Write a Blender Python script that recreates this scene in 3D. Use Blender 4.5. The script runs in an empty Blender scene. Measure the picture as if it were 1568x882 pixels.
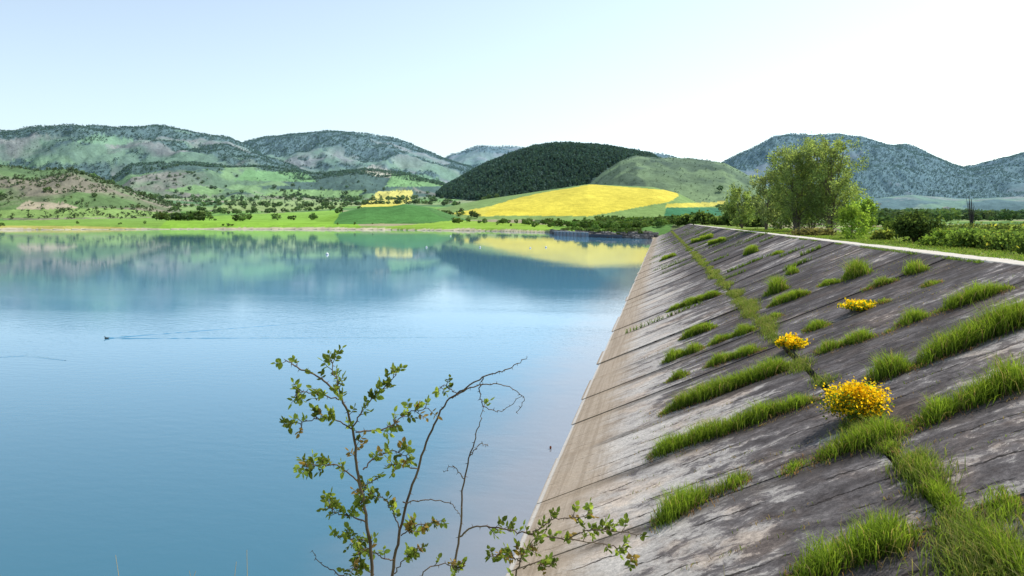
import bpy, math, numpy as np, itertools
rng=np.random.default_rng(7)
W0,F0,HY=784.0,1220.0,338.0
TH=math.radians(10.6)
RX=np.array([math.cos(TH),math.sin(TH)]); FW=np.array([-math.sin(TH),math.cos(TH)])
CZ=9.0; SL=0.43; WX=-3.9; CX=13.12; CREST=7.32

# ---------------------------------------------------------------- helpers
def xy(px,d):
    px=np.asarray(px,float); d=np.asarray(d,float)
    a=(px-W0)/F0*d
    return a*RX[0]+d*FW[0], a*RX[1]+d*FW[1]
def on_level(px,py,z):
    d=(CZ-z)*F0/(py-HY); x,y=xy(px,d); return float(x),float(y),float(d)
def on_slab(px,py):
    a=(px-W0)/F0; dx=FW[0]+a*RX[0]; dy=FW[1]+a*RX[1]; dz=(HY-py)/F0
    t=(SL*(0-WX)-CZ)/(dz-SL*dx)
    return np.array([dx*t,dy*t,CZ+dz*t]),t
_tab=rng.random((256,256))
def vn(x,y):
    xi=np.floor(x).astype(int); yi=np.floor(y).astype(int); fx=x-xi; fy=y-yi
    fx=fx*fx*(3-2*fx); fy=fy*fy*(3-2*fy)
    a=_tab[xi&255,yi&255]; b=_tab[(xi+1)&255,yi&255]; c=_tab[xi&255,(yi+1)&255]; d=_tab[(xi+1)&255,(yi+1)&255]
    return (a*(1-fx)+b*fx)*(1-fy)+(c*(1-fx)+d*fx)*fy
def fbm(x,y,o=5):
    s=0;a=.5;t=0
    for i in range(o):
        s=s+a*vn(x*2**i+17.3*i,y*2**i+5.1*i); t+=a; a*=.5
    return s/t
def sm(a,b,x):
    t=np.clip((x-a)/(b-a),0,1); return t*t*(3-2*t)

def link(o,parent=None):
    bpy.context.scene.collection.objects.link(o)
    if parent: o.parent=parent
    return o
def fast(name,V,F,C=None,mat=None,smooth=False,parent=None):
    V=np.ascontiguousarray(V,dtype=np.float32); F=np.ascontiguousarray(F,dtype=np.int32)
    me=bpy.data.meshes.new(name); k=F.shape[1]
    me.vertices.add(len(V)); me.vertices.foreach_set('co',V.ravel())
    me.loops.add(F.size); me.loops.foreach_set('vertex_index',F.ravel())
    me.polygons.add(len(F)); me.polygons.foreach_set('loop_start',np.arange(0,F.size,k,dtype=np.int32))
    try: me.polygons.foreach_set('loop_total',np.full(len(F),k,dtype=np.int32))
    except Exception: pass
    me.polygons.foreach_set('use_smooth',np.full(len(F),smooth))
    me.update(calc_edges=True); me.validate()
    if C is not None:
        at=me.color_attributes.new('Col','FLOAT_COLOR','POINT')
        c4=np.ones((len(V),4),np.float32); c4[:,:3]=C; at.data.foreach_set('color',c4.ravel())
    if mat: me.materials.append(mat)
    o=bpy.data.objects.new(name,me); return link(o,parent)
class Acc:
    def __init__(s): s.V=[];s.F=[];s.C=[];s.n=0
    def add(s,V,F,C):
        V=np.asarray(V,float);C=np.asarray(C,float)
        if C.ndim==1: C=np.tile(C,(len(V),1))
        s.V.append(V);s.F.append(np.asarray(F)+s.n);s.C.append(C);s.n+=len(V)
    def make(s,name,mat,**k): return fast(name,np.vstack(s.V),np.vstack(s.F),np.vstack(s.C),mat,**k)
def tube(pts,rad,n=6):
    pts=np.asarray(pts,float);rad=np.asarray(rad,float);m=len(pts)
    T=np.gradient(pts,axis=0);T/=np.linalg.norm(T,axis=1)[:,None]+1e-9
    up=np.array([.3,.1,1.]) if abs(T[0][2])<.9 else np.array([1.,.2,0])
    A=np.cross(T,up);A/=np.linalg.norm(A,axis=1)[:,None]+1e-9;B=np.cross(T,A)
    an=np.arange(n)/n*2*np.pi
    V=(pts[:,None]+rad[:,None,None]*(np.cos(an)[None,:,None]*A[:,None]+np.sin(an)[None,:,None]*B[:,None])).reshape(-1,3)
    F=[]
    for i in range(m-1):
        for j in range(n):
            a=i*n+j;b=i*n+(j+1)%n;F+=[[a,b,a+n],[b,b+n,a+n]]
    return V,np.array(F)
def spline(P,k=6):
    P=np.asarray(P,float);Q=np.vstack([2*P[0]-P[1],P,2*P[-1]-P[-2]]);o=[]
    for i in range(1,len(Q)-2):
        for t in np.arange(k)/k:
            a,b,c,d=Q[i-1],Q[i],Q[i+1],Q[i+2]
            o.append(.5*((2*b)+(c-a)*t+(2*a-5*b+4*c-d)*t*t+(-a+3*b-3*c+d)*t**3))
    o.append(P[-1]);return np.array(o)
def leaves(cent,size,col,r=rng,elong=1.6):
    n=len(cent);a=r.normal(size=(n,3));a/=np.linalg.norm(a,axis=1)[:,None]
    b=np.cross(a,r.normal(size=(n,3)));b/=np.linalg.norm(b,axis=1)[:,None]+1e-9
    s=np.broadcast_to(np.asarray(size,float),(n,))[:,None]*r.uniform(.6,1.3,(n,1))
    V=np.stack([cent-a*s*elong/2,cent+b*s/2,cent+a*s*elong/2,cent-b*s/2],1).reshape(-1,3)
    i=np.arange(n)[:,None]*4
    F=np.vstack([i+[[0,1,2]],i+[[0,2,3]]]);C=np.repeat(np.broadcast_to(col,(n,3)),4,axis=0)
    return V,F,C
def blades(root,h,lean,w,cb,ct,r=rng):
    n=len(root);ang=r.uniform(0,2*np.pi,n);d=np.stack([np.cos(ang),np.sin(ang),0*ang],1)
    ang2=r.uniform(0,2*np.pi,n);s=np.stack([np.cos(ang2),np.sin(ang2),0*ang2],1)*w[:,None]/2
    L=lean[:,None]*d; up=np.array([0,0,1.])
    mid=root+up*(h*.6)[:,None]+L*(h*.35)[:,None]; tip=root+up*(h*(1-.25*lean))[:,None]+L*h[:,None]
    V=np.stack([root-s,root+s,mid+s*.8,mid-s*.8,tip],1).reshape(-1,3)
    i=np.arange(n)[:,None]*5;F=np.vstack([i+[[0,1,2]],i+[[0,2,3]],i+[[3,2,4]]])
    C=np.stack([cb,cb,(cb+ct)/2,(cb+ct)/2,ct],1).reshape(-1,3);return V,F,C

# ---------------------------------------------------------------- materials
def newmat(name):
    m=bpy.data.materials.new(name);m.use_nodes=True;nt=m.node_tree;nt.nodes.clear()
    return m,nt
class NB:
    def __init__(s,nt): s.nt=nt
    def n(s,t,**k):
        x=s.nt.nodes.new(t)
        for a,b in k.items(): setattr(x,a,b)
        return x
    def l(s,a,b): s.nt.links.new(a,b)
    def noise(s,vec,scale,detail=4,rough=.55,sc=None):
        if sc is not None:
            mp=s.n('ShaderNodeMapping');mp.inputs['Scale'].default_value=sc;s.l(vec,mp.inputs['Vector']);vec=mp.outputs[0]
        x=s.n('ShaderNodeTexNoise');x.inputs['Scale'].default_value=scale;x.inputs['Detail'].default_value=detail;x.inputs['Roughness'].default_value=rough
        s.l(vec,x.inputs['Vector']);return x.outputs['Fac']
    def ramp(s,f,st):
        r=s.n('ShaderNodeValToRGB');e=r.color_ramp.elements
        while len(e)<len(st): e.new(.5)
        for k,(p,c) in zip(e,st): k.position=p;k.color=(*c,1) if not np.isscalar(c) else (c,c,c,1)
        s.l(f,r.inputs['Fac']);return r.outputs['Color']
    def mix(s,f,a,b,mode='MIX'):
        m=s.n('ShaderNodeMix',data_type='RGBA',blend_type=mode)
        for sock,v in ((m.inputs[0],f),(m.inputs[6],a),(m.inputs[7],b)):
            if isinstance(v,(int,float)): sock.default_value=v
            elif isinstance(v,tuple): sock.default_value=(*v,1)
            else: s.l(v,sock)
        return m.outputs[2]
    def math(s,op,a,b=0.,clamp=False):
        m=s.n('ShaderNodeMath',operation=op,use_clamp=clamp)
        for i,v in enumerate((a,b)):
            if isinstance(v,(int,float)): m.inputs[i].default_value=v
            else: s.l(v,m.inputs[i])
        return m.outputs[0]
    def rng(s,v,a,b,c=0.,d=1.,smooth=False):
        m=s.n('ShaderNodeMapRange');m.inputs[1].default_value=a;m.inputs[2].default_value=b;m.inputs[3].default_value=c;m.inputs[4].default_value=d
        if smooth: m.interpolation_type='SMOOTHSTEP'
        s.l(v,m.inputs[0]);return m.outputs[0]
    def out(s,sh):
        o=s.n('ShaderNodeOutputMaterial');s.l(sh,o.inputs['Surface'])
    def bsdf(s,col,rough=.9,normal=None,spec=.2):
        b=s.n('ShaderNodeBsdfPrincipled');
        if isinstance(col,tuple): b.inputs['Base Color'].default_value=(*col,1)
        else: s.l(col,b.inputs['Base Color'])
        b.inputs['Roughness'].default_value=rough;b.inputs['Specular IOR Level'].default_value=spec
        if normal: s.l(normal,b.inputs['Normal'])
        return b
    def bump(s,h,st,dist):
        b=s.n('ShaderNodeBump');b.inputs['Strength'].default_value=st;b.inputs['Distance'].default_value=dist;s.l(h,b.inputs['Height']);return b.outputs[0]

def foliage_mat(name,trans=.35):
    m,nt=newmat(name);b=NB(nt);at=b.n('ShaderNodeAttribute',attribute_name='Col')
    d=b.n('ShaderNodeBsdfDiffuse');t=b.n('ShaderNodeBsdfTranslucent');b.l(at.outputs['Color'],d.inputs[0])
    tc=b.mix(1.,at.outputs['Color'],(1.6,1.6,.8),'MULTIPLY');b.l(tc,t.inputs[0])
    mx=b.n('ShaderNodeMixShader');mx.inputs[0].default_value=trans;b.l(d.outputs[0],mx.inputs[1]);b.l(t.outputs[0],mx.inputs[2]);b.out(mx.outputs[0]);return m
M_LEAF=foliage_mat('leaf_foliage',.5);M_GRASS=foliage_mat('grass_blades',.45);M_FAR=foliage_mat('far_foliage',.15)
def bark(name,c1,c2):
    m,nt=newmat(name);b=NB(nt);tc=b.n('ShaderNodeTexCoord').outputs['Object']
    n=b.noise(tc,9,6,sc=(1,1,.3));c=b.ramp(n,[(.3,c1),(.7,c2)]);b.out(b.bsdf(c,.85,b.bump(n,.5,.02)).outputs[0]);return m
M_BARK=bark('tree_bark',(.08,.06,.04),(.24,.20,.15));M_TWIG=bark('rose_stem',(.07,.045,.03),(.20,.14,.10))

# ---------------------------------------------------------------- terrain
shoreP=[(-700,900),(-100,800),(0,790),(150,815),(300,850),(450,840),(590,785),(700,720),(790,650),(835,600),(850,520),(870,470),(930,425),(985,396),(1010,392),(1060,380),(3000,380)]
ridges=[
 (4300,1900,900,[(-900,230),(-300,205),(-100,200),(0,201),(60,196),(130,196),(200,200),(250,200),(300,208),(350,214),(375,223),(420,245),(500,275),(600,305),(700,338)]),
 (5300,2000,900,[(200,300),(300,245),(380,222),(420,214),(500,209),(560,213),(600,216),(640,228),(680,243),(750,270),(850,310),(900,338)]),
 (7000,2300,900,[(550,330),(620,270),(690,235),(730,227),(770,228),(800,231),(850,236),(900,233),(960,231),(1000,235),(1050,243),(1120,265),(1200,300),(1300,338)]),
 (2700,1000,600,[(610,338),(650,310),(680,290),(700,280),(740,257),(780,241),(820,229),(850,226),(900,228),(950,233),(1000,242),(1040,270),(1080,320),(1100,338)]),
 (2250,800,500,[(850,338),(890,292),(920,268),(950,247),(975,240),(1010,243),(1060,245),(1110,251),(1150,272),(1180,292),(1230,318),(1280,338)]),
 (7200,2600,900,[(950,338),(1050,290),(1110,250),(1150,231),(1185,213),(1210,209),(1250,211),(1290,213),(1340,220),(1385,226),(1420,238),(1460,252),(1490,256),(1540,244),(1568,237),(1620,225),(1750,215),(1950,230),(2500,260)]),
 (1650,650,500,[(-900,235),(-200,250),(-50,255),(0,258),(60,266),(110,263),(150,276),(200,294),(250,312),(300,330),(320,338)]),
 (3000,1200,600,[(80,338),(200,255),(300,254),(400,259),(480,270),(560,263),(620,269),(700,288),(760,305),(820,338)]),
 (1500,520,300,[(600,338),(640,326),(740,306),(830,293),(900,283),(1000,287),(1040,297),(1090,322),(1120,338)]),
 (1150,250,200,[(470,338),(510,328),(560,317),(620,313),(660,318),(700,332),(720,338)]),
 (4600,1500,600,[(1200,338),(1300,306),(1400,300),(1500,304),(1650,298),(2500,290)]),
]
def shore(px,d):
    return np.interp(px,[p[0] for p in shoreP],[p[1] for p in shoreP])+14*(fbm(px/45.,px*0+3.3,4)-.5)*2
def terr(px,d):
    px=np.asarray(px,float);d=np.asarray(d,float);x,y=xy(px,d)
    v=np.interp(d,[0,800,1000,1300,1700,2300,3000,4000,6000,9800],[1.5,3,8,20,42,75,110,160,200,220])
    v=v*(1-.68*sm(1040,1250,px))+(fbm(x/260+9,y/260,4)-.5)*np.clip((d-700)/900,0,1)*22+(fbm(x/40,y/40,3)-.5)*1.2
    h=v.copy();cl=np.full(h.shape,-1)
    for i,(dc,wf,wb,P) in enumerate(ridges):
        py=np.interp(px,[p[0] for p in P],[p[1] for p in P])
        Hh=9+(HY-py)*dc/F0
        t=np.where(d<dc,(dc-d)/wf,(d-dc)/wb);g=.5+.5*np.cos(np.pi*np.clip(t,0,1))
        sc=dc/8.
        f=fbm(x/sc+3*i,y/sc+i,6);rd=1-np.abs(2*fbm(x/sc*1.5+11*i,y/sc*.7+4,6)-1)*2.4
        n=(f-.5)*.7+(rd-.6)*.6
        am=.80 if i not in (8,9) else .05
        if i in (3,4): am=.30
        hh=Hh*g**.8*(1+am*n*(1-g*.88))+ (.016*Hh*(vn(x/(dc/90.),y/(dc/90.))-.5) if i not in (8,9) else 0)
        m=(hh>h)&(Hh>10);h=np.where(m,hh,h);cl=np.where(m,i,cl)
    ab=7.6*np.exp(-(((x-10)/26)**2+((y-425)/34)**2)**2);h=np.maximum(h,ab)
    s=np.where(x>17,np.minimum((x-17)*1.,200),d-shore(px,d)); s=np.maximum(s,d-shore(px,d))
    h=np.where(s<0,np.maximum(-3,s*.2),np.minimum(h,.15+s*.16))
    return h,cl,s
def inpoly(px,py,P):
    P=np.array(P,float);r=np.zeros(px.shape,bool);j=len(P)-1
    for i in range(len(P)):
        c=((P[i,1]>py)!=(P[j,1]>py))&(px<(P[j,0]-P[i,0])*(py-P[i,1])/(P[j,1]-P[i,1]+1e-12)+P[i,0]);r^=c;j=i
    return r
HAZE=np.array([.225,.35,.46])  # aerial haze painted into terrain and far-tree vertex colours, stronger with distance
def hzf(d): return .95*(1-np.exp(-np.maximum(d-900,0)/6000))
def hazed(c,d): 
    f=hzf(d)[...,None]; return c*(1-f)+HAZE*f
def forestness(px,d,h,cl):
    x,y=xy(px,d);e=HY-(h-9)*F0/d;rel=np.full(h.shape,99.)
    for i in (0,1,2,5,7):
        P=ridges[i][3];py=np.interp(px,[p[0] for p in P],[p[1] for p in P]);rel=np.where(cl==i,e-py,rel)
    wdt=np.where(cl==5,46,np.where(cl==0,26,np.where(cl==1,24,18)))
    k=fbm(x/330+7,y/330,5)
    return k+.25*(fbm(x/55,y/55,5)-.5)+.20*sm(1,0,rel/wdt)-.02
def tcol(px,d,h,cl,s):
    x,y=xy(px,d);e=HY-(h-9)*F0/d
    wx=x+60*(fbm(x/150,y/150,3)-.5);wy=y+60*(fbm(x/150+40,y/150,3)-.5)
    ci=np.floor(wx/170).astype(int);cj=np.floor(wy/90+.35*ci).astype(int);r=_tab[(ci*7)&255,(cj*13)&255]
    pal=np.array([(.17,.29,.06),(.14,.25,.05),(.21,.31,.09),(.10,.19,.055),(.24,.28,.11),(.15,.29,.055),(.27,.29,.14),(.29,.26,.16)])
    c=pal[(r*7.99).astype(int)]
    n1=fbm(x/55,y/55,5);n2=fbm(x/400+7,y/400,4);n3=fbm(x/18,y/18,3);n5=fbm(x/170+50,y/170+9,5)
    scrub=np.array([.14,.175,.08])*(0.55+.9*n1[...,None])
    br=sm(.50,.60,n5)[...,None];scrub=scrub*(1-br)+np.array([.21,.19,.13])*(.65+.7*n1[...,None])*br
    gr=sm(.48,.41,n5)[...,None];scrub=scrub*(1-gr)+np.array([.11,.18,.055])*(.55+.9*n1[...,None])*gr
    forest=np.array([.048,.085,.04])*(.7+.6*n3[...,None])
    green=np.array([.17,.28,.075])*(.75+.5*n1[...,None])
    fx=np.abs(wx/170-np.round(wx/170));ed=(fx<.03)
    c=np.where((ed&(d<2500))[...,None],scrub*.7,c)
    c=c*(.82+.36*n1[...,None])
    far=sm(2000,2900,d+900*(n2-.5))[...,None];c=c*(1-far)+scrub*far
    hi=np.isin(cl,[0,1,2,5,6,7,10])
    fm=sm(.49,.535,forestness(px,d,h,cl))[...,None]
    gp=sm(.53,.56,fbm(x/230+31,y/130,3))[...,None]*np.where((cl==7)|(cl==0),1,.5)[...,None]*sm(228,252,e)[...,None]; c2=scrub*(1-gp)+green*gp
    c2=c2*(1-fm)+forest*fm
    c=np.where(hi[...,None],c2,c)
    c=np.where((cl==5)[...,None],forest*1.2*fm+(scrub*.65)*(1-fm),c)
    c=np.where((cl==3)[...,None],forest*.9,c)
    c=np.where((cl==4)[...,None],np.array([.15,.21,.08])*(.35+1.2*n1[...,None])*(1-.45*sm(.48,.54,fbm(x/90,y/160,4))[...,None]),c)
    c=np.where((cl==6)[...,None],scrub*(.75+.5*n2[...,None]),c)
    c=np.where((cl==8)[...,None],np.array([.18,.27,.08]),c);c=np.where((cl==9)[...,None],np.array([.075,.17,.05]),c)
    j=(n3-.5)*5
    def P(poly,col,dmin=0,dmax=9999,k=.3):
        nonlocal c
        m=inpoly(px+j,e+j*.25,poly)&(d>dmin)&(d<dmax);c=np.where(m[...,None],np.array(col)*(1-k/2+k*n1[...,None]),c)
    P([(-50,352),(-50,339),(260,333),(330,352)],(.17,.29,.06),700,1400)
    P([(240,353),(260,333),(520,322),(560,353)],(.20,.36,.05),700,1500)
    P([(330,322),(350,306),(480,306),(560,312),(500,321)],(.25,.33,.10),900,2500)
    P([(540,353),(700,337),(850,345),(840,356)],(.22,.35,.055),500,1300)
    P([(510,345),(520,325),(600,312),(640,312),(685,338)],(.075,.19,.05),900,1300)
    P([(550,317),(580,293),(632,291),(630,310),(600,316)],(.58,.52,.08),900,3200)
    P([(690,327),(760,314),(815,322),(750,332)],(.57,.50,.07),900,2300)
    P([(740,330),(760,312),(820,297),(905,282),(1035,292),(1040,300),(1025,309),(900,331)],(.58,.49,.055),1000,1600,.22)
    P([(1020,312),(1110,309),(1110,316),(1020,318)],(.52,.46,.07),900,2300)
    P([(1015,335),(1020,318),(1100,318),(1110,330)],(.05,.16,.07),900,2300)
    P([(25,320),(40,308),(100,311),(140,325),(80,326)],(.36,.31,.21),900,2500)
    P([(-80,352),(-80,345),(120,346),(240,350),(200,352)],(.36,.34,.10),700,1300)
    P([(552,262),(570,252),(600,262),(603,273),(575,270)],(.44,.40,.28),1500,4500)
    P([(0,334),(0,322),(160,318),(260,326),(240,333)],(.19,.29,.08),900,1900)
    P([(360,276),(375,260),(470,265),(485,279)],(.15,.30,.06),1200,4500)
    P([(590,286),(600,266),(660,268),(690,285)],(.17,.32,.07),1200,4500)
    P([(400,300),(430,290),(560,292),(540,303)],(.20,.33,.07),1200,4500)
    P([(250,292),(300,283),(345,290),(330,300)],(.18,.30,.07),1200,4500)
    P([(110,218),(150,205),(210,214),(190,222)],(.15,.27,.08),1500,5500)
    P([(1500,350),(1310,348),(1320,338),(1500,338)],(.5,.45,.05),150,900)
    sh=(s>0)&(s<8+10*(n1-.5)*2)&(x<15);c=np.where(sh[...,None],np.array([.42,.37,.26])*(.7+.6*n3[...,None]),c)
    rk=(s>0)&(s<22)&(px>845)&(px<1000);c=np.where(rk[...,None],np.array([.12,.11,.10])*(.4+1.4*n3[...,None]),c)
    c=np.where((s<=0)[...,None],np.array([.10,.12,.08]),c)
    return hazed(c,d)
pxs=np.concatenate([np.linspace(-900,-12,150,endpoint=False),np.linspace(-12,1580,1050),np.linspace(1592,2900,180)])
ds=np.concatenate([np.geomspace(18,380,60,endpoint=False),np.geomspace(380,800,90,endpoint=False),np.geomspace(800,9700,450)])
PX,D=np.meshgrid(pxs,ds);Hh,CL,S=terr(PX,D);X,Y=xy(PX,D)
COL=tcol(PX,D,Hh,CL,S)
V=np.stack([X,Y,Hh],-1).reshape(-1,3);nc=len(pxs);ii=(np.arange(len(ds)-1)[:,None]*nc+np.arange(nc-1)[None,:]).ravel()
Fq=np.stack([ii,ii+1,ii+nc+1,ii+nc],1)
m,nt=newmat('terrain_land');b=NB(nt);at=b.n('ShaderNodeAttribute',attribute_name='Col').outputs['Color']
tc=b.n('ShaderNodeTexCoord').outputs['Object'];nn=b.noise(tc,.09,8,.65);n4=b.noise(tc,.5,4);n0=b.noise(tc,.018,8,.7)
c=b.mix(1.,at,b.ramp(nn,[(.3,.82),(.7,1.18)]),'MULTIPLY');c=b.mix(1.,c,b.ramp(n4,[(.3,.88),(.7,1.12)]),'MULTIPLY');c=b.mix(1.,c,b.ramp(n0,[(.35,.88),(.65,1.12)]),'MULTIPLY')
b.out(b.bsdf(c,1,b.bump(b.math('ADD',b.math('MULTIPLY',n0,4.),nn),.5,2.2),0.).outputs[0]);M_TERR=m
fast('valley_terrain',V,Fq,COL.reshape(-1,3),M_TERR,smooth=True)

m,nt=newmat('base_ground_mat');b=NB(nt);tc=b.n('ShaderNodeTexCoord').outputs['Object'];c=b.ramp(b.noise(tc,.01,5),[(.35,(.1,.15,.06)),(.65,(.16,.2,.09))]);b.out(b.bsdf(c,1,None,0).outputs[0])
R=30000;fast('ground',[[-R,-R,-5],[R,-R,-5],[R,R,-5],[-R,R,-5]],[[0,1,2,3]],None,m)

# ---------------------------------------------------------------- distant trees
def tmpl(kind,n,r):
    if kind=='con':
        z=r.uniform(.05,1,n);rad=.26*(1-z)+.03;a=r.uniform(0,6.28,n);P=np.stack([rad*np.cos(a),rad*np.sin(a),z],1);sz=.30
    else:
        P=r.normal(size=(n,3));P/=np.linalg.norm(P,axis=1)[:,None];P*=r.uniform(.5,1,(n,1));
        P=P*[.42,.42,.42]+[0,0,.55];P[:,2]=np.maximum(P[:,2],.06);P[:,0]+=.1*np.sin(P[:,2]*9+r.uniform(0,6));sz=.32
    if n>=40: sz*=.72
    V,F,_=leaves(P,sz,np.ones(3),r,1.2)
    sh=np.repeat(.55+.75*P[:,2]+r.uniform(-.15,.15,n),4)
    return V,F,sh
def scatter(name,px,d,size,kind,ncl,col,sink=.05,wide=1.0):
    px=np.asarray(px,float);d=np.asarray(d,float);h,cl,s=terr(px,d);ok=s>4;px,d,h=px[ok],d[ok],h[ok];size=np.asarray(size)[ok];col=np.asarray(col)[ok]
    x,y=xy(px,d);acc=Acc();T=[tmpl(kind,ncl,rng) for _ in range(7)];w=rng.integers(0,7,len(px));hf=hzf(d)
    for k in range(7):
        q=w==k
        if not q.any(): continue
        V,F,sh=T[k];a=rng.uniform(0,6.28,q.sum());ca,sa=np.cos(a)[:,None],np.sin(a)[:,None];s_=size[q][:,None];wd=wide*rng.uniform(.75,1.35,(q.sum(),1))
        vx=(V[:,0]*ca-V[:,1]*sa)*s_*wd+x[q][:,None];vy=(V[:,0]*sa+V[:,1]*ca)*s_*wd+y[q][:,None];vz=V[:,2]*s_+h[q][:,None]-sink*s_
        VV=np.stack([vx,vy,vz],-1).reshape(-1,3);nf=q.sum();FF=(np.arange(nf)[:,None,None]*len(V)+F[None]).reshape(-1,3)
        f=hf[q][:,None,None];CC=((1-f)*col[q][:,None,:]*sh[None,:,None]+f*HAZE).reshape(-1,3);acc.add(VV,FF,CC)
    return acc.make(name,M_FAR)
def cols(n,base,v=.3): return np.array(base)*rng.uniform(1-v,1+v,(n,1))*rng.uniform(.9,1.1,(n,3))
def cand(n,p0,p1,d0,d1,clin=None,thr=None,sc=400.,of=7,forest=False):
    px=rng.uniform(p0,p1,n);d=np.sqrt(rng.uniform(d0**2,d1**2,n));h,cl,s=terr(px,d);ok=s>3
    if clin is not None: ok&=np.isin(cl,clin)
    if forest: ok&=forestness(px,d,h,cl)+rng.normal(0,.012,n)>.505
    if thr is not None:
        x,y=xy(px,d);ok&=fbm(x/sc+of,y/sc,4)+.25*(fbm(x/55,y/55,5)-.5)+rng.normal(0,.02,n)>thr
    return px[ok],d[ok]
px,d=cand(26000,600,1120,1750,2800,[3]);scatter('pine_forest',px,d,rng.uniform(9,16,len(px)),'con',14,cols(len(px),(.05,.09,.045),.35))
px,d=cand(60000,-150,900,2600,5400,[0,1,7],forest=True);scatter('forest_on_ridge',px,d,rng.uniform(7,12,len(px)),'dec',9,cols(len(px),(.06,.105,.045),.25))
px,d=cand(12000,550,1250,5200,7100,[2],forest=True);scatter('forest_on_ridge',px,d,rng.uniform(10,16,len(px)),'dec',8,cols(len(px),(.06,.09,.05),.3))
px,d=cand(36000,1050,1700,4800,7300,[5],forest=True);scatter('forest_on_mountain',px,d,rng.uniform(9,15,len(px)),'dec',8,cols(len(px),(.06,.10,.05),.25))
px,d=cand(3800,-200,320,1050,1750,[6],.40);scatter('scrub_on_hill',px,d,rng.uniform(2.5,7,len(px)),'dec',16,cols(len(px),(.09,.125,.05),.4))
px,d=cand(9000,-150,900,1700,4200,[0,1,7,-1],.46);scatter('scrub_on_hillside',px,d,rng.uniform(3,8,len(px)),'dec',9,cols(len(px),(.09,.13,.05),.35))
px,d=cand(900,880,1240,1500,2350,[4]);scatter('scrub_on_green_hill',px,d,rng.uniform(2,5,len(px)),'dec',12,cols(len(px),(.09,.13,.05),.35))
P=[];DD=[];SZ=[]
def hedge(p0,d0,p1,d1,n,sz,jp=4,jd=20):
    t=rng.random(n);t=np.where(rng.random(n)<.7,np.round(t*n/6)*6/n+rng.normal(0,.010,n),t);P.extend(p0+(p1-p0)*t+rng.normal(0,jp*.7,n));DD.extend(d0+(d1-d0)*t+rng.normal(0,jd,n));SZ.extend(rng.uniform(.4,1.2,n)*sz)
hedge(245,1080,310,1060,45,12,8,25);hedge(310,1080,480,1080,18,9);hedge(480,1100,540,1200,10,9);hedge(260,1350,520,1420,60,10,6,40)
hedge(330,1700,640,1750,90,11,8,60);hedge(120,1500,330,1650,50,10,8,60);hedge(600,1350,740,1150,40,8,5,20);hedge(200,2000,700,2150,170,12,12,140)
hedge(660,1700,760,1500,30,9);hedge(0,1250,240,1300,20,7);hedge(700,980,870,900,30,7,5,30);hedge(740,900,1000,760,45,7,6,50);hedge(300,1900,420,1450,40,8,5,30);hedge(430,2300,700,1900,70,9,6,60);hedge(100,2100,360,2500,80,9,9,100)
hedge(860,760,1060,720,110,8,6,60);hedge(900,620,1080,560,150,6.5,8,60);hedge(860,520,985,440,110,2.4,6,22);hedge(925,900,1080,900,80,11,8,50)
hedge(0,850,250,870,8,4);hedge(1040,1000,1130,900,60,10,8,60);hedge(1000,480,1070,440,60,4.5,8,30);hedge(1300,1500,1700,1500,260,19,10,150);hedge(1310,2500,1700,2500,260,18,10,300)
hedge(1320,900,1400,900,30,12,8,60);hedge(1110,1500,1330,1500,130,16,6,120);hedge(350,850,640,880,9,4)
n=len(P);cc=cols(n,(.10,.155,.045),.45);scatter('valley_hedgerow_trees',np.array(P),np.array(DD),np.array(SZ),'dec',60,cc,wide=1.15)

acc=Acc();n=420;px=np.concatenate([rng.uniform(843,905,200),rng.uniform(905,1005,220)]);sd=shore(px,500.);d=sd+rng.uniform(-2,13,n);h=np.maximum(terr(px,d)[0],-.2);x,y=xy(px,d)
cube=np.array(list(itertools.product([-1,1],repeat=3)),float);cf=np.array([[0,1,3],[0,3,2],[4,6,7],[4,7,5],[0,4,5],[0,5,1],[2,3,7],[2,7,6],[0,2,6],[0,6,4],[1,5,7],[1,7,3]])
for i in range(n):
    s=rng.uniform(.4,1.5);v=cube*rng.uniform(.5,1,(8,3))*s*[1.2,1,.8];acc.add(v+[x[i],y[i],h[i]+.2],cf,np.array([.2,.19,.18])*rng.uniform(.5,1.4))
acc.make('shore_rocks',M_TERR)
# concrete spillway inlet at the far shore
acc=Acc()
def boxw(c,ax,hx,hy,z0,z1,col):
    ay=np.array([-ax[1],ax[0]]);v=[]
    for sx,sy,z in itertools.product((-1,1),(-1,1),(z0,z1)): q=c+ax*hx*sx+ay*hy*sy;v.append([q[0],q[1],z])
    acc.add(v,cf,np.array(col))
c0=np.array([float(v) for v in xy(850,488)]);c1=np.array([float(v) for v in xy(900,438)]);ax=(c1-c0)/np.linalg.norm(c1-c0);Lw=np.linalg.norm(c1-c0)
boxw((c0+c1)/2,ax,Lw/2,.45,-1,2.3,(.26,.29,.33));boxw((c0+c1)/2,ax,Lw/2+.3,.7,2.305,2.7,(.46,.46,.45))
for i in range(9):
    q=c0+ax*Lw*(i+.5)/9;boxw(q+np.array([ax[1],-ax[0]])*.75,ax,.28,.28,-1,2.28,(.36,.36,.36))
c2=np.array([float(v) for v in xy(952,408)]);a2_=(c2-c1)/np.linalg.norm(c2-c1);boxw((c2+c1)/2+a2_*.9,a2_,np.linalg.norm(c2-c1)/2-1.2,.5,-1,1.6,(.09,.10,.12))
acc.make('spillway_wall',M_TERR)

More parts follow.
